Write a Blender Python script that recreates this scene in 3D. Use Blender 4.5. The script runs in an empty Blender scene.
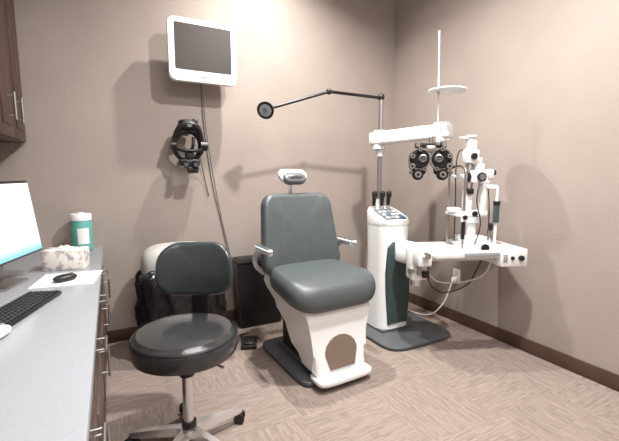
import bpy, bmesh, math, random
from mathutils import Vector, Matrix, Euler
random.seed(4)
S=bpy.context.scene
try:
    S.view_settings.view_transform='Standard'; S.view_settings.look='None'
except Exception: pass
RX,BY,CZ=2.64,3.19,3.3
LX=-0.74; FY=-1.3

# ---------------------------------------------------------------- materials
def srgb(c):
    return tuple(((v/255)/12.92 if v/255<=.04045 else ((v/255+.055)/1.055)**2.4) for v in c)+(1,)
def mat(name,rgb,rough=.5,metal=0,var=.06,scale=12,bump=0,bscale=200,emit=0,coat=0,trans=0,spec=.5):
    m=bpy.data.materials.new(name); m.use_nodes=True; nt=m.node_tree; b=nt.nodes['Principled BSDF']
    c=srgb(rgb)
    tc=nt.nodes.new('ShaderNodeTexCoord'); n=nt.nodes.new('ShaderNodeTexNoise'); n.inputs['Scale'].default_value=scale
    n.inputs['Detail'].default_value=4
    nt.links.new(tc.outputs['Object'],n.inputs['Vector'])
    r=nt.nodes.new('ShaderNodeValToRGB')
    r.color_ramp.elements[0].position=.3; r.color_ramp.elements[1].position=.7
    r.color_ramp.elements[0].color=tuple(max(0,v*(1-var)) for v in c[:3])+(1,)
    r.color_ramp.elements[1].color=tuple(min(1,v*(1+var)) for v in c[:3])+(1,)
    nt.links.new(n.outputs['Fac'],r.inputs[0]); nt.links.new(r.outputs[0],b.inputs['Base Color'])
    b.inputs['Roughness'].default_value=rough; b.inputs['Metallic'].default_value=metal
    b.inputs['Specular IOR Level'].default_value=spec
    if coat: b.inputs['Coat Weight'].default_value=coat; b.inputs['Coat Roughness'].default_value=.15
    if trans: b.inputs['Transmission Weight'].default_value=trans
    if emit:
        nt.links.new(r.outputs[0],b.inputs['Emission Color']); b.inputs['Emission Strength'].default_value=emit
    if bump:
        n2=nt.nodes.new('ShaderNodeTexNoise'); n2.inputs['Scale'].default_value=bscale; n2.inputs['Detail'].default_value=3
        nt.links.new(tc.outputs['Object'],n2.inputs['Vector'])
        bp=nt.nodes.new('ShaderNodeBump'); bp.inputs['Strength'].default_value=bump; bp.inputs['Distance'].default_value=.01
        nt.links.new(n2.outputs['Fac'],bp.inputs['Height']); nt.links.new(bp.outputs[0],b.inputs['Normal'])
    return m
M=dict(
 wall=mat('wall_paint',(157,146,139),.8,var=.05,scale=2.5,bump=.15,bscale=120,spec=.3),
 ceil=mat('ceiling_paint',(228,226,222),.9,var=.02),
 base=mat('baseboard_wood',(76,55,46),.45,var=.15,scale=8),
 white=mat('white_enamel',(230,232,234),.35,var=.02,coat=.3),
 offw=mat('off_white_plastic',(208,209,210),.45,var=.03),
 bwhite=mat('pale_blue_white_plastic',(204,211,218),.4,var=.03),
 dull=mat('dull_grey_white_plastic',(176,175,172),.5,var=.05),
 grey=mat('grey_plastic',(150,153,156),.45,var=.04),
 dgrey=mat('dark_grey_plastic',(92,96,99),.4,var=.05),
 vinyl=mat('dark_green_grey_vinyl',(74,81,83),.4,var=.08,scale=20,bump=.12,bscale=260),
 bvinyl=mat('black_vinyl',(44,46,48),.2,var=.1,scale=20,bump=.14,bscale=90,coat=.5),
 tvinyl=mat('dark_teal_grey_vinyl',(46,53,56),.3,var=.1,scale=20,bump=.14,bscale=90,coat=.2),
 black=mat('black_plastic',(26,26,28),.4,var=.1),
 blackm=mat('black_metal',(34,33,34),.35,metal=.4,var=.1),
 chrome=mat('chrome',(225,225,226),.16,metal=1,var=.03),
 bchrome=mat('bright_satin_chrome',(235,235,236),.22,metal=.85,var=.03),
 steel=mat('brushed_steel',(180,180,182),.35,metal=1,var=.05),
 plate=mat('dark_grey_base',(80,84,88),.5,var=.08,bump=.1),
 taupe=mat('taupe_panel',(118,102,90),.5,var=.05),
 green=mat('grey_green_panel',(60,78,78),.3,var=.05),
 bag=mat('black_bag',(22,22,24),.25,var=.2,scale=9,bump=.9,bscale=22),
 teal=mat('teal_label',(84,158,148),.45,var=.06),
 paper=mat('white_paper',(228,228,227),.8,var=.02),
 glass=mat('lens_glass',(60,70,80),.08,var=.05,coat=1),
 blue=mat('blue_button',(70,110,150),.4),
 lampon=mat('lamp_diffuser',(255,246,230),.5,emit=6),
 offscreen=mat('dark_screen',(64,58,57),.45,var=.06,scale=2,spec=.25),
 counter=mat('blue_grey_laminate',(148,152,158),.2,var=.05,scale=140),
)
def wood(name,c1,c2,axis='Z'):
    m=bpy.data.materials.new(name); m.use_nodes=True; nt=m.node_tree; b=nt.nodes['Principled BSDF']
    tc=nt.nodes.new('ShaderNodeTexCoord'); mp=nt.nodes.new('ShaderNodeMapping')
    mp.inputs['Scale'].default_value=(18,18,1.4) if axis=='Z' else (18,1.4,18)
    n=nt.nodes.new('ShaderNodeTexNoise'); n.inputs['Scale'].default_value=2.5; n.inputs['Detail'].default_value=6
    r=nt.nodes.new('ShaderNodeValToRGB'); r.color_ramp.elements[0].color=srgb(c1); r.color_ramp.elements[1].color=srgb(c2)
    r.color_ramp.elements[0].position=.35; r.color_ramp.elements[1].position=.7
    nt.links.new(tc.outputs['Object'],mp.inputs[0]); nt.links.new(mp.outputs[0],n.inputs['Vector'])
    nt.links.new(n.outputs['Fac'],r.inputs[0]); nt.links.new(r.outputs[0],b.inputs['Base Color']); b.inputs['Roughness'].default_value=.4
    return m
M['wood']=wood('dark_stained_wood',(54,38,31),(86,62,51))
M['wood2']=wood('dark_stained_wood_brown',(70,56,49),(100,84,75))
def floral():
    m=bpy.data.materials.new('floral_card'); m.use_nodes=True; nt=m.node_tree; b=nt.nodes['Principled BSDF']
    tc=nt.nodes.new('ShaderNodeTexCoord'); v=nt.nodes.new('ShaderNodeTexNoise'); v.inputs['Scale'].default_value=26; v.inputs['Detail'].default_value=3
    r=nt.nodes.new('ShaderNodeValToRGB'); e=r.color_ramp.elements
    e[0].color=srgb((140,155,178)); e[0].position=.36; e[1].color=srgb((226,223,218)); e[1].position=.56
    x=e.new(.44); x.color=srgb((196,176,168)); x=e.new(.5); x.color=srgb((222,216,208))
    nt.links.new(tc.outputs['Object'],v.inputs['Vector']); nt.links.new(v.outputs['Fac'],r.inputs[0]); nt.links.new(r.outputs[0],b.inputs['Base Color'])
    b.inputs['Roughness'].default_value=.6
    return m
M['floral']=floral()
def screen():
    m=bpy.data.materials.new('lit_screen'); m.use_nodes=True; nt=m.node_tree; b=nt.nodes['Principled BSDF']
    tc=nt.nodes.new('ShaderNodeTexCoord'); g=nt.nodes.new('ShaderNodeSeparateXYZ')
    r=nt.nodes.new('ShaderNodeValToRGB'); e=r.color_ramp.elements
    e[0].color=srgb((120,205,235)); e[0].position=.03; e[1].color=srgb((248,252,255)); e[1].position=.16
    nt.links.new(tc.outputs['Generated'],g.inputs[0]); nt.links.new(g.outputs['Z'],r.inputs[0])
    nt.links.new(r.outputs[0],b.inputs['Emission Color']); b.inputs['Emission Strength'].default_value=1.2
    b.inputs['Base Color'].default_value=(.1,.1,.1,1); b.inputs['Roughness'].default_value=.2
    return m
M['screen']=screen()
def carpet():
    m=bpy.data.materials.new('carpet_tiles'); m.use_nodes=True; nt=m.node_tree; b=nt.nodes['Principled BSDF']; L=nt.links.new
    tc=nt.nodes.new('ShaderNodeTexCoord')
    rot=nt.nodes.new('ShaderNodeMapping'); rot.inputs['Location'].default_value=(.12,.2,.01)
    L(tc.outputs['Object'],rot.inputs[0])
    def dash(inc):
        sn=nt.nodes.new('ShaderNodeVectorMath'); sn.operation='SNAP'; sn.inputs[1].default_value=inc; L(rot.outputs[0],sn.inputs[0])
        wn=nt.nodes.new('ShaderNodeTexWhiteNoise'); wn.noise_dimensions='3D'; L(sn.outputs[0],wn.inputs['Vector']); return wn
    def mixf(f,x,y):
        mx=nt.nodes.new('ShaderNodeMix'); mx.data_type='FLOAT'
        if isinstance(f,float): mx.inputs[0].default_value=f
        else: L(f,mx.inputs[0])
        L(x,mx.inputs[2]); L(y,mx.inputs[3]); return mx.outputs[0]
    a=mixf(.35,dash((.006,.05,10)).outputs['Value'],dash((.011,.12,10)).outputs['Value'])
    c=mixf(.35,dash((.05,.006,10)).outputs['Value'],dash((.12,.011,10)).outputs['Value'])
    ck=nt.nodes.new('ShaderNodeTexChecker'); ck.inputs['Scale'].default_value=2.1
    ck.inputs['Color1'].default_value=(0,0,0,1); ck.inputs['Color2'].default_value=(1,1,1,1)
    L(rot.outputs[0],ck.inputs['Vector'])
    mm=mixf(ck.outputs['Fac'],a,c)
    r=nt.nodes.new('ShaderNodeValToRGB'); e=r.color_ramp.elements
    e[0].color=srgb((124,112,105)); e[0].position=.05; e[1].color=srgb((151,137,129)); e[1].position=.95
    L(mm,r.inputs[0])
    L(r.outputs[0],b.inputs['Base Color'])
    b.inputs['Roughness'].default_value=.95; b.inputs['Specular IOR Level'].default_value=.2
    n3=nt.nodes.new('ShaderNodeTexNoise'); n3.inputs['Scale'].default_value=250; L(tc.outputs['Object'],n3.inputs['Vector'])
    bp=nt.nodes.new('ShaderNodeBump'); bp.inputs['Strength'].default_value=.4; bp.inputs['Distance'].default_value=.01
    L(n3.outputs['Fac'],bp.inputs['Height']); L(bp.outputs[0],b.inputs['Normal'])
    return m
M['carpet']=carpet()

# ---------------------------------------------------------------- mesh helpers
def frame(d):
    d=d.normalized(); up=Vector((0,0,1)) if abs(d.z)<.95 else Vector((1,0,0))
    x=up.cross(d).normalized(); y=d.cross(x); return x,y
class P:
    def __init__(s): s.bm=bmesh.new(); s.mats=[]
    def mi(s,m):
        m=M[m]
        if m not in s.mats: s.mats.append(m)
        return s.mats.index(m)
    def add(s,t,m,T=None):
        if T is not None: bmesh.ops.transform(t,matrix=T,verts=t.verts)
        bmesh.ops.recalc_face_normals(t,faces=t.faces)
        i=s.mi(m)
        for f in t.faces: f.material_index=i
        me=bpy.data.meshes.new('tmp'); t.to_mesh(me); t.free(); s.bm.from_mesh(me); bpy.data.meshes.remove(me); return s
    def T(s,c,rot): return Matrix.Translation(c)@Euler([math.radians(a) for a in rot]).to_matrix().to_4x4()
    def box(s,c,d,m,bev=.004,rot=(0,0,0),seg=2,taper=None):
        t=bmesh.new(); bmesh.ops.create_cube(t,size=1)
        for v in t.verts:
            if taper and v.co.z<0: v.co.x*=taper; v.co.y*=taper
            v.co=Vector((v.co.x*d[0],v.co.y*d[1],v.co.z*d[2]))
        if bev>0: bmesh.ops.bevel(t,geom=t.edges[:],offset=min(bev,min(d)*.45),segments=seg,affect='EDGES',profile=.5)
        return s.add(t,m,s.T(c,rot))
    def cyl(s,a,b,r,m,r2=None,n=24):
        a=Vector(a);b=Vector(b);d=b-a;x,y=frame(d);r2=r if r2 is None else r2
        t=bmesh.new(); A=[];B=[]
        for i in range(n):
            q=2*math.pi*i/n; o=x*math.cos(q)+y*math.sin(q); A.append(t.verts.new(a+o*r)); B.append(t.verts.new(b+o*r2))
        for i in range(n): j=(i+1)%n; t.faces.new((A[i],A[j],B[j],B[i]))
        t.faces.new(A); t.faces.new(B[::-1]); return s.add(t,m)
    def tube(s,pts,r,m,n=10,sm=True,sub=8):
        pts=[Vector(p) for p in pts]
        if sm and len(pts)>2:
            q=[]; e=[pts[0]]+pts+[pts[-1]]
            for i in range(1,len(e)-2):
                for k in range(sub):
                    u=k/sub; p0,p1,p2,p3=e[i-1:i+3]
                    q.append(.5*((2*p1)+(p2-p0)*u+(2*p0-5*p1+4*p2-p3)*u*u+(3*p1-p0-3*p2+p3)*u**3))
            q.append(pts[-1]); pts=q
        t=bmesh.new(); rings=[]; px=None
        for i,p in enumerate(pts):
            d=(pts[min(i+1,len(pts)-1)]-pts[max(i-1,0)])
            if d.length<1e-7: d=Vector((0,0,1))
            d.normalize()
            if px is None: x,y=frame(d)
            else:
                x=(px-d*px.dot(d)); x=x.normalized() if x.length>1e-6 else frame(d)[0]; y=d.cross(x)
            px=x; rings.append([t.verts.new(p+(x*math.cos(2*math.pi*k/n)+y*math.sin(2*math.pi*k/n))*r) for k in range(n)])
        for a,b in zip(rings,rings[1:]):
            for k in range(n): j=(k+1)%n; t.faces.new((a[k],a[j],b[j],b[k]))
        t.faces.new(rings[0]); t.faces.new(rings[-1][::-1]); return s.add(t,m)
    def lathe(s,prof,m,c=(0,0,0),rot=(0,0,0),n=40,sc=(1,1)):
        t=bmesh.new(); R=[]
        for r,z in prof:
            if r<1e-5: R.append([t.verts.new((0,0,z))])
            else: R.append([t.verts.new((r*sc[0]*math.cos(2*math.pi*k/n),r*sc[1]*math.sin(2*math.pi*k/n),z)) for k in range(n)])
        for a,b in zip(R,R[1:]):
            if len(a)==1 and len(b)==1: continue
            for k in range(n):
                j=(k+1)%n
                if len(a)==1: t.faces.new((a[0],b[k],b[j]))
                elif len(b)==1: t.faces.new((a[k],a[j],b[0]))
                else: t.faces.new((a[k],a[j],b[j],b[k]))
        if len(R[0])>1: t.faces.new(R[0])
        if len(R[-1])>1: t.faces.new(R[-1])
        return s.add(t,m,s.T(c,rot))
    def sup(s,c,d,m,e=(.35,.35),rot=(0,0,0),fn=None,nu=48,nv=24):
        f=lambda v,p: math.copysign(abs(v)**p,v)
        prof=bmesh.new(); R=[]
        for i in range(nv+1):
            ph=-math.pi/2+math.pi*i/nv; cz=f(math.sin(ph),e[0]); cr=f(math.cos(ph),e[0])
            if i in(0,nv): R.append([prof.verts.new((0,0,cz))]); continue
            R.append([prof.verts.new((cr*f(math.cos(2*math.pi*k/nu),e[1]),cr*f(math.sin(2*math.pi*k/nu),e[1]),cz)) for k in range(nu)])
        for a,b in zip(R,R[1:]):
            for k in range(nu):
                j=(k+1)%nu
                if len(a)==1: prof.faces.new((a[0],b[k],b[j]))
                elif len(b)==1: prof.faces.new((a[k],a[j],b[0]))
                else: prof.faces.new((a[k],a[j],b[j],b[k]))
        for v in prof.verts:
            if fn: v.co=Vector(fn(v.co.x,v.co.y,v.co.z))
            v.co=Vector((v.co.x*d[0]/2,v.co.y*d[1]/2,v.co.z*d[2]/2))
        return s.add(prof,m,s.T(c,rot))
    def pad(s,c,d,m,r=.06,bev=.04,rot=(0,0,0),fn=None,crown=.12):
        w,h,th=d; out=rr(w,h,r,8); N=len(out); t=bmesh.new(); rings=[]
        K=10
        for k in range(K+1):
            a=math.pi*k/K; y=-math.cos(a); ins=bev*(1-(math.sin(a)**.8 if 0<k<K else 0))
            sx=(w-2*ins)/w; sz=(h-2*ins)/h
            rings.append([(x*sx,y*th/2,z*sz) for x,z in out])
        allr=[ [(x*q,-th/2-th*crown*(1-q*q),z*q) for x,_,z in rings[0]] for q in (.1,.25,.4,.55,.7,.82,.92)]+rings
        V=[[t.verts.new(fn(*p) if fn else p) for p in R] for R in allr]
        for A,B in zip(V,V[1:]):
            for i in range(N): j=(i+1)%N; t.faces.new((A[i],A[j],B[j],B[i]))
        t.faces.new(V[0]); t.faces.new(V[-1][::-1])
        return s.add(t,m,s.T(c,rot))
    def prism(s,pts,m,bev=.01,seg=3,c=(0,0,0),rot=(0,0,0)):
        t=bmesh.new(); A=[t.verts.new((-w,y,z)) for y,z,w in pts]; B=[t.verts.new((w,y,z)) for y,z,w in pts]; n=len(pts)
        for i in range(n): j=(i+1)%n; t.faces.new((A[i],A[j],B[j],B[i]))
        fa=t.faces.new(A); fb=t.faces.new(B[::-1])
        if bev: bmesh.ops.bevel(t,geom=list(fa.edges)+list(fb.edges),offset=bev,segments=seg,affect='EDGES',profile=.5)
        return s.add(t,m,s.T(c,rot))
    def plate(s,pts,y0,y1,m,bev=0,fn=None,c=(0,0,0),rot=(0,0,0)):
        b=bmesh.new(); g=fn or (lambda x,y,z:(x,y,z))
        A=[b.verts.new(g(x,y0,z)) for x,z in pts]; B=[b.verts.new(g(x,y1,z)) for x,z in pts]; n=len(pts)
        for i in range(n): j=(i+1)%n; b.faces.new((A[i],A[j],B[j],B[i]))
        fa=b.faces.new(A); b.faces.new(B[::-1])
        if bev: bmesh.ops.bevel(b,geom=list(fa.edges),offset=bev,segments=3,affect='EDGES')
        return s.add(b,m,s.T(c,rot))
    def column(s,w,d,r,secs,m,c=(0,0,0)):
        out=rr(w,d,r,8); b=bmesh.new(); R=[[b.verts.new((x*k,y*k,z)) for x,y in out] for z,k in secs]; n=len(out)
        for A,B in zip(R,R[1:]):
            for i in range(n): j=(i+1)%n; b.faces.new((A[i],A[j],B[j],B[i]))
        b.faces.new(R[0]); b.faces.new(R[-1][::-1]); return s.add(b,m,s.T(c,(0,0,0)))
    def done(s,name,parent=None,label=None,ang=35,kind=None):
        bmesh.ops.triangulate(s.bm,faces=[f for f in s.bm.faces if len(f.verts)>12])
        for f in s.bm.faces: f.smooth=True
        for e in s.bm.edges:
            if len(e.link_faces)!=2 or e.calc_face_angle(0)>math.radians(ang): e.smooth=False
        me=bpy.data.meshes.new(name); s.bm.to_mesh(me); s.bm.free()
        for m in s.mats: me.materials.append(m)
        o=bpy.data.objects.new(name,me); S.collection.objects.link(o)
        if parent is not None: o.parent=parent
        if label: o['label']=label
        if kind: o['kind']=kind
        return o
def thing(name,label,cat,loc=(0,0,0),rz=0,group=None):
    o=bpy.data.objects.new(name,None); o.empty_display_size=.1; S.collection.objects.link(o)
    o.location=loc; o.rotation_euler=(0,0,math.radians(rz)); o['label']=label; o['category']=cat
    if group: o['group']=group
    return o
def top(o,label,cat,group=None):
    o['label']=label; o['category']=cat
    if group: o['group']=group
    return o
def rr(w,h,r,n=6):
    out=[]
    for cx,cy,a0 in((w/2-r,h/2-r,0),(-w/2+r,h/2-r,90),(-w/2+r,-h/2+r,180),(w/2-r,-h/2+r,270)):
        for i in range(n+1):
            a=math.radians(a0+90*i/n); out.append((cx+r*math.cos(a),cy+r*math.sin(a)))
    return out

# ---------------------------------------------------------------- room
def wallbox(name,c,d,m): return P().box(c,d,m,bev=0).done(name,kind='structure')
W=.1
wallbox('floor',((RX+LX)/2,(BY+FY)/2,-.05),(RX-LX+.2,BY-FY+.2,.1),'carpet')
wallbox('ceiling',((RX+LX)/2,(BY+FY)/2,CZ+.05),(RX-LX+.2,BY-FY+.2,.1),'ceil')
wallbox('wall_back',((RX+LX)/2,BY+W/2,CZ/2),(RX-LX+.2,W,CZ),'wall')
wallbox('wall_right',(RX+W/2,(BY+FY)/2,CZ/2),(W,BY-FY,CZ),'wall')
wallbox('wall_left',(LX-W/2,(BY+FY)/2,CZ/2),(W,BY-FY,CZ),'wall')
wallbox('wall_front',((RX+LX)/2,FY-W/2,CZ/2),(RX-LX+.2,W,CZ),'wall')
P().box(((RX-.1)/2,BY-.008,.05),(RX+.1,.016,.1),'base',bev=.004).done('baseboard_back',kind='structure')
P().box((RX-.008,(BY+FY)/2-.01,.05),(.016,BY-FY-.02,.1),'base',bev=.004).done('baseboard_right',kind='structure')

# ---------------------------------------------------------------- counter run
CT=.763
top(P().box(((LX-.07)/2+.001,(BY+.3)/2,CT-.018),(-.07-LX-.004,BY-.3-.004,.036),'counter',bev=.006).done('worktop'),'long glossy blue-grey laminate worktop along the wall','countertop')
y1=BY-.005
for i in range(4):
    y0=y1-.62; yc=(y0+y1)/2
    c=thing('base_cabinet','dark wood base cabinet with drawer and door under the worktop','cabinet',(-.1,yc,0),group='base cabinets under the worktop')
    P().box((-.315,0,.05),(.57,.61,.1),'black',bev=.002).box((-.315,0,.41),(.62,.614,.62),'wood2',bev=.002).done('body',c)
    d=P().box((.008,0,.635),(.018,.6,.155),'wood2',bev=.003).done('drawer',c)
    P().cyl((.05,-.07,.635),(.05,.07,.635),.006,'steel').cyl((.017,-.055,.635),(.05,-.055,.635),.005,'steel').cyl((.017,.055,.635),(.05,.055,.635),.005,'steel').done('handle',d,'brushed steel bar handle')
    d=P().box((.008,0,.33),(.018,.6,.44),'wood2',bev=.003).box((.018,0,.33),(.006,.46,.3),'wood2',bev=.002).done('door',c)
    P().cyl((.05,.24,.38),(.05,.24,.52),.006,'steel').cyl((.017,.24,.40),(.05,.24,.40),.005,'steel').cyl((.017,.24,.50),(.05,.24,.50),.005,'steel').done('handle',d,'brushed steel bar handle')
    y1=y0
y1=BY-.005
for i in range(2):
    y0=y1-.7; yc=(y0+y1)/2
    c=thing('wall_cabinet','dark stained wood wall cabinet with two doors and steel handles','cabinet',(-.49,yc,1.5),group='wall cabinets above the worktop')
    P().box((-.127,0,.5),(.236,.696,1.0),'wood',bev=.002).done('body',c)
    for s in(-1,1):
        d=P().box((0,s*.174,.5),(.018,.342,.99),'wood',bev=.003).box((.011,s*.174,.5),(.005,.22,.86),'wood',bev=.002).done('door',c)
        yy=.075 if s>0 else -.13
        P().cyl((.045,yy,.1),(.045,yy,.25),.007,'steel').cyl((.008,yy,.12),(.045,yy,.12),.005,'steel').cyl((.008,yy,.23),(.045,yy,.23),.005,'steel').done('handle',d,'brushed steel bar handle')
    y1=y0

# ---------------------------------------------------------------- desktop items
c=thing('desktop_computer','all-in-one desktop computer with bright white screen on the worktop','computer',(-.45,2.24,CT),-16)
tilt=-7
scr=P().box((0,0,.31),(.02,.53,.38),'black',bev=.008,rot=(0,tilt,0)).done('monitor',c)
P().box((.0112,0,.31),(.002,.51,.355),'screen',bev=0,rot=(0,tilt,0)).done('screen',scr,'glowing white screen with pale cyan lower edge')
P().box((-.07,0,.006),(.2,.2,.012),'steel',bev=.004).box((-.05,0,.16),(.012,.12,.3),'steel',bev=.004,rot=(0,8,0)).done('stand',c)
k=thing('keyboard','black computer keyboard lying on the worktop','keyboard',(-.345,1.80,CT),-18)
P().box((0,0,.009),(.135,.41,.016),'black',bev=.005).done('body',k)
kp=P()
for r in range(6):
    for q in range(19):
        kp.box((-.052+r*.0208,-.187+q*.0207,.019),(.016,.017,.007),'blackm',bev=.002,seg=1)
kp.done('keys',k,'black square keys',kind='stuff')
m=thing('computer_mouse','white computer mouse beside the keyboard','mouse',(-.36,1.53,CT),-20)
P().sup((0,0,.016),(.062,.11,.034),'white',e=(.8,.8)).done('body',m)
P().cyl((-.004,.035,.031),(.004,.035,.031),.006,'grey').done('scroll_wheel',m)
top(P().box((-.215,2.24,CT+.002),(.27,.27,.004),'paper',bev=.001,rot=(0,0,-8)).done('mouse_pad'),'white sheet-like mouse pad on the worktop','mouse pad')
m=thing('computer_mouse','dark grey computer mouse on the white pad','mouse',(-.225,2.2,CT+.004),-55)
P().sup((0,0,.016),(.062,.11,.036),'black',e=(.8,.8)).done('body',m)
P().cyl((-.004,.035,.032),(.004,.035,.032),.006,'grey').done('scroll_wheel',m)
t=thing('tissue_box','white cardboard tissue box with pale floral print','tissue box',(-.245,2.53,CT),-12)
P().box((0,0,.055),(.21,.12,.11),'floral',bev=.003).done('box',t)
P().sup((0,0,.112),(.08,.03,.03),'paper',e=(.9,.9),fn=lambda x,y,z:(x+.1*math.sin(9*y),y+.2*math.sin(7*x),z*(1+.3*math.sin(8*x)))).done('tissue',t)
t=thing('wipes_canister','pale teal disinfectant wipes canister with white lid','canister',(-.195,3.08,CT))
P().lathe([(0,0),(.06,0),(.065,.006),(.065,.210),(.06,.218)],'teal').done('container',t)
lb=P(); b=bmesh.new(); A=[];B=[]
for i in range(9):
    a=math.radians(-110+8*i); A.append(b.verts.new((.0658*math.cos(a),.0658*math.sin(a),.05))); B.append(b.verts.new((.0658*math.cos(a),.0658*math.sin(a),.16)))
for i in range(8): b.faces.new((A[i],A[i+1],B[i+1],B[i]))
lb.add(b,'paper').done('label_patch',t,'small white label patch')
P().lathe([(.067,.212),(.067,.249),(.062,.257),(0,.259)],'white').cyl((0,0,.254),(0,0,.266),.022,'offw').done('lid',t)

# ---------------------------------------------------------------- wall monitor
t=thing('wall_monitor','small flat monitor with rounded white bezel mounted on the wall','monitor',(.675,BY,2.195))
bz=P().plate(rr(.5,.44,.045),-.20,-.15,'white',bev=.006).plate(rr(.42,.34,.03),-.15,-.115,'offw',bev=.006).done('bezel',t)
P().plate([(x,z+.022) for x,z in rr(.415,.325,.012)],-.2015,-.199,'offscreen').done('screen',bz,'switched-off dark grey screen')
P().box((0,-.2015,-.182),(.05,.002,.012),'grey',bev=0).done('badge',bz)
P().cyl((.17,-.203,-.18),(.17,-.199,-.18),.006,'grey').done('power_button',bz)
P().box((0,-.006,0),(.12,.012,.12),'grey').box((0,-.06,0),(.05,.12,.05),'grey').done('wall_bracket',t)
top(P().tube([(.70,BY-.06,2.01),(.705,BY-.02,1.93),(.725,BY-.008,1.6),(.78,BY-.008,1.2),(.83,BY-.008,.9),(.91,BY-.01,.5),(.94,BY-.03,.2)],.003,'grey').done('monitor_cable'),'thin grey cable hanging down the wall from the monitor','cable')
top(P().tube([(.68,BY-.06,2.01),(.685,BY-.02,1.93),(.705,BY-.008,1.6),(.755,BY-.008,1.2),(.815,BY-.008,.9),(.89,BY-.01,.5),(.92,BY-.03,.2)],.0025,'black').done('monitor_cable'),'thin black cable hanging down the wall from the monitor','cable')
# ---------------------------------------------------------------- headset ophthalmoscope on wall
t=thing('headset_ophthalmoscope','black binocular headset ophthalmoscope hanging on a wall hook','medical headset',(.55,BY,1.47))
P().box((0,-.01,.19),(.07,.02,.1),'black').tube([(0,-.02,.19),(0,-.09,.17),(0,-.14,.19),(0,-.14,.22)],.009,'blackm').done('wall_hook',t)
ring=[(.105*math.cos(a),-.13-.03*math.sin(a),.04+.115*math.sin(a)) for a in [2*math.pi*i/28 for i in range(29)]]
P().tube(ring,.018,'black',sm=False).tube([(x*.86,y+.03,z*.92) for x,y,z in ring],.012,'blackm',sm=False).tube([(-.105,-.14,.02),(-.06,-.19,.0),(0,-.20,.0),(.06,-.19,.0),(.105,-.14,.02)],.012,'blackm').done('headband',t)
P().tube([(-.10,-.13,.08),(-.065,-.18,.17),(0,-.19,.20),(.065,-.18,.17),(.10,-.13,.08)],.022,'black').cyl((-.13,-.13,.04),(-.09,-.13,.04),.034,'black').cyl((.09,-.13,.04),(.14,-.13,.04),.038,'black').sup((-.01,-.16,.19),(.13,.09,.08),'blackm',e=(.6,.7)).box((.05,-.16,.215),(.04,.04,.05),'black',bev=.01).cyl((.0,-.20,.19),(.0,-.21,.19),.02,'dgrey').done('crown_strap',t)
P().box((0,-.15,-.09),(.15,.07,.055),'black',bev=.014).cyl((-.036,-.15,-.09),(-.036,-.22,-.105),.024,'blackm').cyl((.036,-.15,-.09),(.036,-.22,-.105),.024,'blackm').box((0,-.16,-.035),(.06,.06,.07),'black',bev=.012).cyl((-.036,-.22,-.105),(-.036,-.223,-.105),.018,'glass').cyl((.036,-.22,-.105),(.036,-.223,-.105),.018,'glass').tube([(0,-.15,-.02),(.02,-.20,.03),(.03,-.18,.10)],.012,'blackm').box((.02,-.17,-.145),(.08,.05,.05),'black',bev=.012).done('eyepieces',t)
P().tube([(.09,-.06,.0),(.12,-.03,-.12),(.15,-.012,-.26),(.17,-.012,-.36)],.003,'black').done('cord',t)

# ---------------------------------------------------------------- bins behind stool
t=thing('trash_bin','grey-white waste bin with black plastic liner bag','trash bin',(.42,2.86,0))
P().sup((0,0,.31),(.48,.38,.6),'dull',e=(.12,.5),fn=lambda x,y,z:(x*(1+.08*z),y*(1+.08*z),z)).done('container',t)
P().sup((-.01,.03,.60),(.50,.34,.38),'dull',e=(.6,.5)).box((-.01,-.125,.68),(.26,.05,.012),'grey',bev=.004,rot=(-35,0,0)).done('lid',t)
def crum(x,y,z):
    a=math.atan2(y,x); k=1+.035*math.sin(13*a+2*z)+.03*math.sin(23*a+5*z)+.02*math.sin(37*a-7*z)+(.10*(1-z)*.5)
    return (x*k,y*k,z+(.10*math.sin(7*a)+.07*math.sin(17*a))*(1 if z<0 else .5))
P().sup((0,-.01,.42),(.56,.42,.42),'bag',e=(.3,.6),fn=crum,nu=160,nv=50).done('liner_bag',t,'crumpled black plastic bag')
t=thing('wastebasket','black rectangular wastebasket standing against the wall','wastebasket',(1.09,3.06,0))
P().box((0,0,.28),(.40,.2,.56),'black',bev=.02,taper=.92).done('container',t)
P().box((0,0,.565),(.42,.22,.03),'blackm',bev=.012).box((0,0,.582),(.36,.16,.01),'black',bev=.003).done('rim',t)
t=thing('foot_pedal','black foot pedal with cable on the carpet by the chair','foot pedal',(.87,2.66,0),-20)
P().box((0,0,.015),(.12,.17,.03),'black',bev=.01).box((0,-.01,.04),(.085,.11,.02),'blackm',bev=.008,rot=(8,0,0)).done('pedal',t)
P().tube([(0,.08,.02),(.02,.12,.008),(.05,.13,.007),(.08,.09,.007)],.006,'black').tube([(.02,.08,.02),(-.05,.12,.008),(-.07,.17,.007),(-.02,.20,.007)],.005,'black').done('cord',t)

# ---------------------------------------------------------------- stool
t=thing('office_stool','black vinyl swivel stool with backrest and chrome star base on castors','stool',(.27,1.76,0),-24)
z0=.030
P().lathe([(0,.43+z0),(.18,.43+z0),(.20,.436+z0),(.230,.45+z0),(.239,.475+z0),(.239,.512+z0),(.231,.53+z0),(.223,.535+z0),(.21,.553+z0),(.15,.566+z0),(0,.57+z0)],'bvinyl',n=64).lathe([(.233,.528+z0),(.238,.533+z0),(.233,.540+z0),(.226,.534+z0),(.233,.528+z0)],'black',n=64).done('seat',t)
P().cyl((0,0,.42+z0),(0,0,.43+z0),.12,'black').cyl((0,0,.36),(0,0,.42+z0),.035,'black').cyl((0,0,.10),(0,0,.40),.025,'bchrome').cyl((0,0,.08),(0,0,.13),.034,'black').tube([(.03,0,.445),(.12,-.05,.44),(.19,-.09,.435)],.006,'bchrome').done('gas_lift',t)
AO=180
b=P()
b.lathe([(0,.10),(.045,.10),(.05,.085),(.045,.055),(0,.055)],'bchrome')
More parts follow.
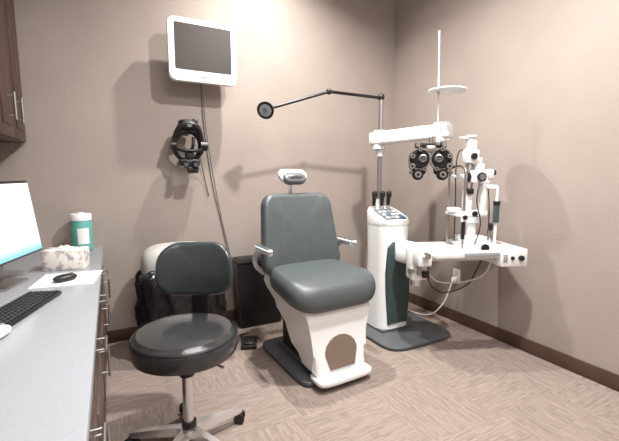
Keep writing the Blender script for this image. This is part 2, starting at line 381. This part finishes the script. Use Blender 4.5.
for i in range(5):
    a=math.radians(72*i+AO); ca,sa=math.cos(a),math.sin(a)
    t2=bmesh.new(); R=[]
    for r,z,wd,ht in [(.03,.082,.026,.020),(.15,.078,.022,.017),(.255,.070,.017,.013),(.28,.068,.012,.010)]:
        R.append([t2.verts.new((r*ca-o*sa,r*sa+o*ca,z+h)) for o,h in((-wd,-ht),(wd,-ht),(wd*.7,ht),(-wd*.7,ht))])
    for A,B in zip(R,R[1:]):
        for k in range(4): j=(k+1)%4; t2.faces.new((A[k],A[j],B[j],B[k]))
    t2.faces.new(R[0]); t2.faces.new(R[-1][::-1])
    b.add(t2,'bchrome')
b.done('star_base',t,'chrome five-arm base')
for i in range(5):
    a=math.radians(72*i+AO); x,y=.27*math.cos(a),.27*math.sin(a); w=a+.9
    c=P(); dx,dy=math.cos(w),math.sin(w)
    for s in(-1,1): c.cyl((x+dx*s*.008,y+dy*s*.008,.027),(x+dx*s*.026,y+dy*s*.026,.027),.027,'black')
    c.cyl((x,y,.03),(x,y,.068),.008,'steel').box((x,y,.045),(.03,.03,.02),'black',bev=.006,rot=(0,0,math.degrees(w)))
    c.done('castor',t)
P().pad((0,.285,.80),(.39,.28,.07),'tvinyl',r=.11,bev=.03,rot=(-8,0,0),crown=.2,fn=lambda x,y,z:(x*(1-.4*z),y-1.8*x*x,z)).done('backrest',t)
P().tube([(0,.1,.44),(0,.25,.44),(0,.34,.48),(0,.355,.6),(0,.33,.76)],.018,'black').box((0,.16,.443),(.06,.2,.012),'black').box((0,.325,.61),(.09,.03,.22),'black',bev=.01,rot=(-4,0,0)).done('backrest_bar',t)

# ---------------------------------------------------------------- exam chair
t=thing('examination_chair','dark green-grey vinyl ophthalmic examination chair with white shell','examination chair',(1.20,2.24,0),3)
P().sup((-.01,.03,.022),(.48,.70,.044),'plate',e=(.3,.25)).box((0,.02,.05),(.3,.5,.03),'plate',bev=.01).done('base_plate',t)
P().box((0,.10,.25),(.26,.26,.4),'black',bev=.02).done('lift_column',t)
prof=[(.27,.60,.26),(.20,.62,.265),(-.1,.57,.265),(-.27,.53,.26),(-.315,.50,.25),(-.322,.44,.235),(-.322,.38,.220),(-.322,.30,.205),(-.335,.20,.198),(-.355,.11,.198),(-.355,.07,.195),(-.15,.07,.19),(-.13,.15,.19),(-.11,.22,.19),(-.07,.29,.20),(-.01,.35,.22),(.09,.40,.238),(.19,.445,.25),(.26,.49,.25),(.285,.55,.25)]
P().prism(prof,'white',bev=.045,seg=5).done('seat_shell',t,'smooth white moulded shell under the seat')
P().pad((0,-.07,.588),(.61,.58,.155),'vinyl',r=.15,bev=.05,rot=(-88,0,0),crown=.05,fn=lambda x,y,z:(x*(1-.12*(z/.29)),y+(1.8*(-z-.12)**2 if z<-.12 else 0),z)).done('seat',t)
bk=lambda x,y,z:(x*(1-.10*z/.3),y-.55*x*x,z)
P().pad((0,.235,.872),(.59,.57,.11),'vinyl',r=.09,bev=.04,rot=(-12,0,0),crown=.2,fn=bk).done('backrest',t)
P().pad((0,.305,.86),(.53,.54,.05),'white',r=.09,bev=.02,rot=(-12,0,0),fn=bk).box((0,.27,.61),(.3,.08,.14),'white',bev=.03,rot=(-8,0,0)).done('back_shell',t)
h=P().pad((0,.275,1.258),(.185,.09,.06),'dgrey',r=.044,bev=.025,rot=(-35,0,0),crown=.35,fn=lambda x,y,z:(x,y-1.0*x*x,z)).pad((0,.305,1.275),(.23,.115,.045),'bwhite',r=.056,bev=.02,rot=(-35,0,0),fn=lambda x,y,z:(x,y-1.0*x*x,z)).done('headrest',t,'rounded grey headrest with pale rim')
P().cyl((0,.335,1.1),(0,.325,1.25),.014,'chrome').box((0,.33,1.235),(.07,.03,.03),'chrome',bev=.006).done('post',h)
for s in(-1,1):
    a=P().tube([(s*.26,.24,.60),(s*.31,.25,.65),(s*.335,.23,.72),(s*.338,.16,.778),(s*.335,.08,.792),(s*.325,-.01,.79)],.017,'bwhite',n=14).done('armrest',t,'slim pale curved armrest')
    P().sup((s*.333,.08,.808),(.05,.23,.022),'bwhite',e=(.5,.5)).box((s*.333,.08,.82),(.034,.18,.006),'vinyl',bev=.002).done('arm_pad',a,'pale arm pad with dark inlay')
pts=[(-.09,0),(.09,0),(.115,.45)]
for i in range(9): a=math.radians(5+170*i/8); pts.append((.117*math.cos(a),.5+.5*math.sin(a)))
pts.append((-.115,.45))
P().plate(pts,0,.05,'taupe',fn=lambda x,y,z:(x,y-.362+z*.036,.105+z*.20)).done('leg_panel',t,'taupe inset panel with arched top')
P().sup((0,-.345,.058),(.40,.17,.045),'white',e=(.45,.4)).sup((0,-.375,.079),(.30,.08,.010),'offw',e=(.3,.25)).done('footrest',t)

# ---------------------------------------------------------------- instrument stand
SX,SY=2.0,2.44
t=thing('instrument_stand','white ophthalmic instrument stand with pole, swing arms and grey base','instrument stand',(SX,SY,0))
P().sup((.06,-.12,.018),(.66,.60,.036),'plate',e=(.4,.4)).box((0,0,.045),(.3,.3,.02),'plate').done('base_plate',t)
col=P().column(.285,.28,.085,[(.05,1.06),(.12,1.04),(.35,.98),(.6,.97),(.85,1.0),(.91,1.01)],'white').done('column',t)
pts=[(-.095,.09),(.10,.09),(.115,.30),(.115,.60),(.10,.67),(.06,.73),(-.0,.76),(-.06,.765),(-.10,.72),(-.11,.5),(-.105,.3)]
P().plate(pts,-.154,-.10,'green',bev=.008).done('side_panel',col,'dark grey-green curved inset panel')
cb=P(); out=rr(.29,.29,.09,8); b=bmesh.new(); R=[]
sl=lambda y: .975+(y)*.36
R.append([b.verts.new((x,y,.89)) for x,y in out]); R.append([b.verts.new((x*1.02,y*1.02,sl(y)-.02)) for x,y in out]); R.append([b.verts.new((x*.95,y*.95,sl(y*.95))) for x,y in out]); n=len(out)
for A,B in zip(R,R[1:]):
    for i in range(n): j=(i+1)%n; b.faces.new((A[i],A[j],B[j],B[i]))
b.faces.new(R[0]); b.faces.new(R[-1][::-1]); cb.add(b,'offw')
c=cb.box((0,-.02,sl(-.02)+.002),(.21,.19,.006),'dgrey',bev=.002,rot=(19.8,0,0)).done('control_console',t)
for i in range(4):
    for j in range(3):
        yy=-.085+.05*j; zz=sl(yy)+.007
        P().box((-.068+i*.045,yy,zz),(.030,.028,.010),['offw','grey','offw','blue','offw'][(i+j*2)%5],bev=.003,rot=(19.8,0,0)).done('button',c)
for i,(x,y) in enumerate([(-.07,.10),(0,.085),(.07,.09)]):
    P().cyl((x,y,.98),(x,y,1.03),.022,'grey').cyl((x,y,1.02),(x,y-.005,1.11),.012,'blackm',r2=.018).sup((x,y-.01,1.125),(.042,.042,.06),'black',e=(.7,.8)).done('hand_instrument',c,'black handheld instrument in its well')
px,py=.02,.15
PT=1.915
P().cyl((px,py,.06),(px,py,PT),.021,'steel').cyl((px,py,.95),(px,py,1.08),.032,'offw').cyl((px,py,1.44),(px,py,1.50),.034,'offw').sup((px,py,PT+.005),(.056,.056,.056),'black',e=(.8,1)).done('pole',t,'brushed steel pole')
l=P().cyl((px,py,PT),(px-.48,py+.03,PT+.01),.012,'blackm').sup((px-.48,py+.03,PT+.01),(.045,.045,.045),'black',e=(.9,.9)).cyl((px-.48,py+.03,PT+.01),(px-.91,py+.1,PT-.13),.011,'blackm').done('lamp_arm',t,'black jointed lamp arm')
d=Vector((-.6,-.7,-.42)).normalized(); c0=Vector((px-.97,py+.1,PT-.15))
P().cyl(c0-d*.05,c0,.03,'black',r2=.058).cyl(c0,c0+d*.03,.058,'blackm',r2=.064).cyl(c0-d*.08,c0-d*.05,.022,'black').done('lamp_head',l,'black round lamp head')
P().cyl(c0+d*.030,c0+d*.032,.045,'grey').cyl(c0+d*.032,c0+d*.034,.018,'glass').done('lamp_lens',l)
a0=Vector((px-.01,py,1.585)); a1=Vector((.185,-.36,1.605))
dirv=(a1-a0); L=dirv.length; ang=math.degrees(math.atan2(dirv.y,dirv.x))
mid=(a0+a1)/2
P().box(mid,(L+.14,.12,.105),'white',bev=.018,seg=3,rot=(0,-2,ang)).cyl(a0-Vector((0,0,.085)),a0+Vector((0,0,.065)),.055,'white').cyl(a1-Vector((0,0,.07)),a1+Vector((0,0,.065)),.062,'white').cyl(a1-Vector((.105,0,.12)),a1-Vector((.105,0,.05)),.022,'chrome').done('refractor_arm',t,'white horizontal refractor arm')
P().box((.02,-.20,.69),(.14,.16,.16),'white',bev=.025).box((-.03,-.34,.69),(.12,.26,.12),'white',bev=.025,rot=(0,0,10)).box((-.10,-.45,.66),(.12,.12,.22),'white',bev=.02,rot=(0,0,-20)).cyl((-.10,-.45,.51),(-.10,-.45,.555),.042,'chrome').cyl((-.18,-.47,.62),(-.15,-.47,.62),.022,'chrome').box((-.135,-.515,.66),(.03,.02,.13),'grey',bev=.006,rot=(0,0,-20)).box((-.09,-.53,.60),(.05,.02,.05),'black',bev=.006,rot=(0,0,-20)).done('table_arm',t,'white lower swing arm with chrome joint')

# ---------------------------------------------------------------- phoropter
t=thing('phoropter','black phoropter with silver dials hanging from a white arm','phoropter',(SX+.06,SY-.38,1.39),-38)
P().box((0,0,.11),(.22,.04,.04),'black',bev=.008).cyl((.02,0,.12),(.02,0,.17),.016,'chrome').cyl((-.09,-.02,.11),(-.09,-.045,.11),.016,'chrome').cyl((.09,-.02,.11),(.09,-.045,.11),.016,'chrome').box((0,-.01,.08),(.07,.06,.05),'steel',bev=.01).done('mounting_bridge',t)
for s in(-1,1):
    x=s*.075
    hs=P().cyl((x,.03,.01),(x,-.03,.01),.078,'black',n=48).lathe([(.070,0),(.078,0),(.078,.006),(.070,.006),(.070,0)],'steel',c=(x,-.03,.01),rot=(90,0,0),n=48).cyl((x,-.03,.01),(x,-.038,.01),.066,'blackm',r2=.06,n=48).cyl((x+s*.01,.0,-.10),(x+s*.01,-.04,-.10),.040,'black').box((x,.0,-.05),(.10,.05,.10),'black',bev=.02).done('lens_housing',t)
    P().lathe([(.022,0),(.028,.012),(.022,.014),(.017,.004)],'steel',c=(x-s*.02,-.038,.015),rot=(90,0,0),n=28).cyl((x-s*.02,-.039,.015),(x-s*.02,-.045,.015),.016,'glass').done('aperture',hs,'lens aperture with silver ring')
    for dx,dz,r in((.05,.03,.02),(.052,-.04,.025),(.01,-.10,.028),(.0,.078,.018),(-.035,-.06,.016),(.06,-.085,.013)):
        P().cyl((x+s*dx,-.035,dz),(x+s*dx,-.062,dz),r,'black',n=20).cyl((x+s*dx,-.062,dz),(x+s*dx,-.067,dz),r*.8,'steel',n=20).cyl((x+s*dx,-.067,dz),(x+s*dx,-.069,dz),r*.4,'black',n=20).done('dial',hs,'black dial with silver ring')
P().cyl((.045,-.03,.11),(.025,-.03,.88),.005,'white').box((.045,-.03,.12),(.03,.03,.03),'chrome').done('near_point_rod',t,'thin white vertical rod')
P().lathe([(0,0),(.128,0),(.13,.004),(.128,.010),(.02,.012),(0,.012)],'white',c=(.095,-.03,.475),n=56).cyl((.036,-.03,.455),(.035,-.03,.50),.012,'offw').done('near_point_card',t,'flat white oval disc on the rod')

# ---------------------------------------------------------------- slit lamp
t=thing('slit_lamp','white slit lamp microscope on a small white instrument table','slit lamp',(2.2,1.86,.755),-21)
tb=P().box((.03,0,.005),(.62,.37,.05),'white',bev=.008).box((.0,0,-.03),(.56,.28,.03),'offw',bev=.006).box((.05,-.188,.005),(.26,.006,.026),'grey',bev=.002).done('table',t)
P().box((.265,-.01,-.02),(.19,.385,.12),'white',bev=.008).cyl((.31,-.20,-.02),(.31,-.22,-.02),.018,'black').cyl((.25,-.20,-.02),(.25,-.212,-.02),.012,'black').box((.362,.0,-.02),(.01,.12,.06),'grey',bev=.003).box((.20,-.204,-.02),(.03,.006,.05),'grey',bev=.002).done('power_unit',tb)
P().box((-.33,-.02,-.03),(.10,.24,.10),'white',bev=.012).cyl((-.33,-.14,.0),(-.33,-.18,.0),.022,'chrome').box((-.27,-.10,-.01),(.06,.06,.05),'grey',bev=.004).done('rail_block',tb)
FX=-.06
P().tube([(FX,-.11,.03),(FX,-.11,.30),(FX,-.11,.54),(FX,-.08,.58),(FX+.01,0,.595),(FX,.08,.58),(FX,.11,.54),(FX,.11,.30),(FX,.11,.03)],.008,'steel').box((FX,0,.26),(.05,.23,.022),'white',bev=.006).sup((FX-.015,0,.29),(.08,.10,.035),'white',e=(.5,.6)).tube([(FX,-.10,.52),(FX+.03,-.05,.525),(FX+.035,0,.525),(FX+.03,.05,.525),(FX,.10,.52)],.013,'white').cyl((FX,-.11,.10),(FX,-.11,.22),.013,'black').cyl((FX,-.11,.22),(FX,-.11,.29),.016,'white').cyl((FX,-.12,.25),(FX,-.14,.25),.014,'black').done('chin_rest_frame',t,'steel frame with white chin rest')
P().box((.08,0,.045),(.25,.26,.03),'white',bev=.008).box((.07,0,.08),(.18,.18,.045),'white',bev=.008).cyl((.08,-.15,.045),(.08,.15,.045),.014,'steel').cyl((.08,-.15,.045),(.08,-.165,.045),.026,'black').done('sliding_base',t)
P().cyl((.13,-.10,.09),(.14,-.105,.16),.008,'steel').sup((.142,-.107,.18),(.030,.030,.06),'black',e=(.7,.9)).done('joystick',t,'black joystick')
P().cyl((.06,0,.09),(.06,0,.26),.032,'white').cyl((.06,0,.20),(.06,0,.24),.048,'offw').box((.09,0,.265),(.14,.07,.04),'white',bev=.01).box((.13,0,.39),(.04,.07,.27),'white',bev=.012).cyl((.06,-.032,.265),(.06,-.05,.265),.018,'black').done('pivot_arm',t)
P().box((.095,0,.52),(.14,.09,.09),'white',bev=.014).cyl((.01,0,.52),(.035,0,.52),.034,'black').box((.155,0,.54),(.04,.13,.065),'offw',bev=.01).cyl((.165,-.034,.545),(.195,-.034,.55),.018,'black').cyl((.165,.034,.545),(.195,.034,.55),.018,'black').cyl((.09,-.045,.52),(.09,-.060,.52),.032,'black').cyl((.09,-.060,.52),(.09,-.064,.52),.022,'steel').box((.09,0,.585),(.065,.065,.055),'white',bev=.01).done('microscope',t)
P().box((.02,0,.34),(.055,.06,.17),'white',bev=.012).box((.03,0,.26),(.10,.06,.04),'white',bev=.008).box((.02,-.02,.42),(.045,.06,.04),'black',bev=.008).cyl((.01,.0,.41),(.01,0,.65),.012,'steel').cyl((.05,.0,.41),(.05,0,.65),.009,'steel').box((.03,0,.66),(.09,.08,.095),'white',bev=.012).box((.03,0,.735),(.06,.06,.075),'white',bev=.012).cyl((.03,0,.76),(.03,0,.79),.025,'white').cyl((.03,0,.79),(.03,0,.805),.036,'offw').box((-.01,0,.785),(.09,.03,.018),'offw',bev=.005).cyl((.03,-.040,.66),(.03,-.054,.66),.022,'black').box((.07,0,.63),(.07,.06,.05),'offw',bev=.008).done('illumination_tower',t,'white illumination tower')
P().cyl((.18,-.10,.05),(.18,-.10,.45),.009,'white').cyl((.18,-.10,.21),(.18,-.10,.33),.020,'green').cyl((.18,-.10,.33),(.18,-.10,.355),.023,'black').box((.16,-.06,.45),(.05,.09,.03),'white',bev=.008).done('tonometer_handle',t,'white strut with dark green cylindrical grip')
P().tube([(.03,.04,.65),(-.0,.08,.71),(-.03,.08,.62),(-.03,.07,.36),(-.03,.06,.06)],.004,'black').tube([(.08,-.05,.49),(.04,-.09,.36),(.07,-.10,.20),(.02,-.12,.05)],.004,'black').tube([(.15,.03,.50),(.20,.04,.42),(.21,.03,.24),(.20,.02,.05)],.004,'black').done('cord',t,'thin black cords')

# ---------------------------------------------------------------- cables, outlet
OY=2.27
t=thing('wall_outlet','white duplex wall outlet with plugged-in adapter','outlet',(RX,OY,.41))
P().box((-.003,0,0),(.006,.08,.125),'paper',bev=.002).done('cover_plate',t)
P().box((-.007,0,.027),(.006,.034,.03),'offw',bev=.003).done('socket',t)
P().box((-.007,0,-.027),(.006,.034,.03),'offw',bev=.003).done('socket',t)
P().box((-.03,0,-.027),(.04,.035,.035),'paper',bev=.006).done('plug',t)
top(P().tube([(RX-.05,OY,.38),(RX-.08,OY,.31),(2.53,2.30,.18),(2.49,2.38,.06),(2.47,2.50,.012),(2.43,2.66,.008),(2.30,2.78,.008)],.006,'paper').done('power_cable'),'white power cable running from the wall outlet to the floor','cable')
top(P().tube([(2.1,2.08,.60),(2.15,2.1,.45),(2.25,2.05,.38),(2.38,1.95,.45),(2.42,1.9,.58),(2.4,1.85,.66)],.005,'black').done('instrument_cable'),'thin black cable looping below the instrument table','cable')
top(P().tube([(2.02,2.02,.60),(2.12,2.0,.50),(2.3,1.95,.48),(2.42,1.85,.54),(2.44,1.8,.65)],.005,'paper').done('instrument_cable'),'thin white cable looping below the instrument table','cable')

# ---------------------------------------------------------------- lights
def area(name,loc,size,e,col=(1,.965,.92),shape='DISK',sy=None,spread=180):
    l=bpy.data.lights.new(name,'AREA'); l.energy=e; l.shape=shape; l.size=size; l.spread=math.radians(spread)
    if sy: l.size_y=sy
    l.color=col; o=bpy.data.objects.new(name,l); o.location=loc; S.collection.objects.link(o); return o
for x,y,e,sz,sp in((1.15,2.6,44,.06,135),(1.4,1.25,100,.15,155)):
    f=thing('recessed_downlight','round white recessed ceiling downlight, switched on','ceiling light',(x,y,CZ),group='ceiling downlights')
    P().lathe([(.09,-.001),(.12,-.001),(.12,-.012),(.085,-.012)],'white',n=40).done('trim_ring',f)
    P().cyl((0,0,-.004),(0,0,-.001),.09,'lampon').done('diffuser',f)
    area('downlight',(x,y,CZ-.03),sz,e,spread=sp)
area('ceiling_fill',(.8,-.2,CZ-.02),1.8,95,col=(1,.98,.96),shape='RECTANGLE',sy=1.4)  # added fill light just below the ceiling, not a fitting of the room
w=bpy.data.worlds.new('world'); S.world=w; w.use_nodes=True
w.node_tree.nodes['Background'].inputs[0].default_value=(.9,.85,.8,1); w.node_tree.nodes['Background'].inputs[1].default_value=.3

# ---------------------------------------------------------------- camera
cd=bpy.data.cameras.new('camera'); cam=bpy.data.objects.new('camera',cd); S.collection.objects.link(cam); S.camera=cam
cd.sensor_width=36; cd.lens=380*36/619; cam.location=(0,0,1.3); cd.clip_start=.05
cam.rotation_euler=(math.radians(90-7.1),0,math.radians(-27.6))
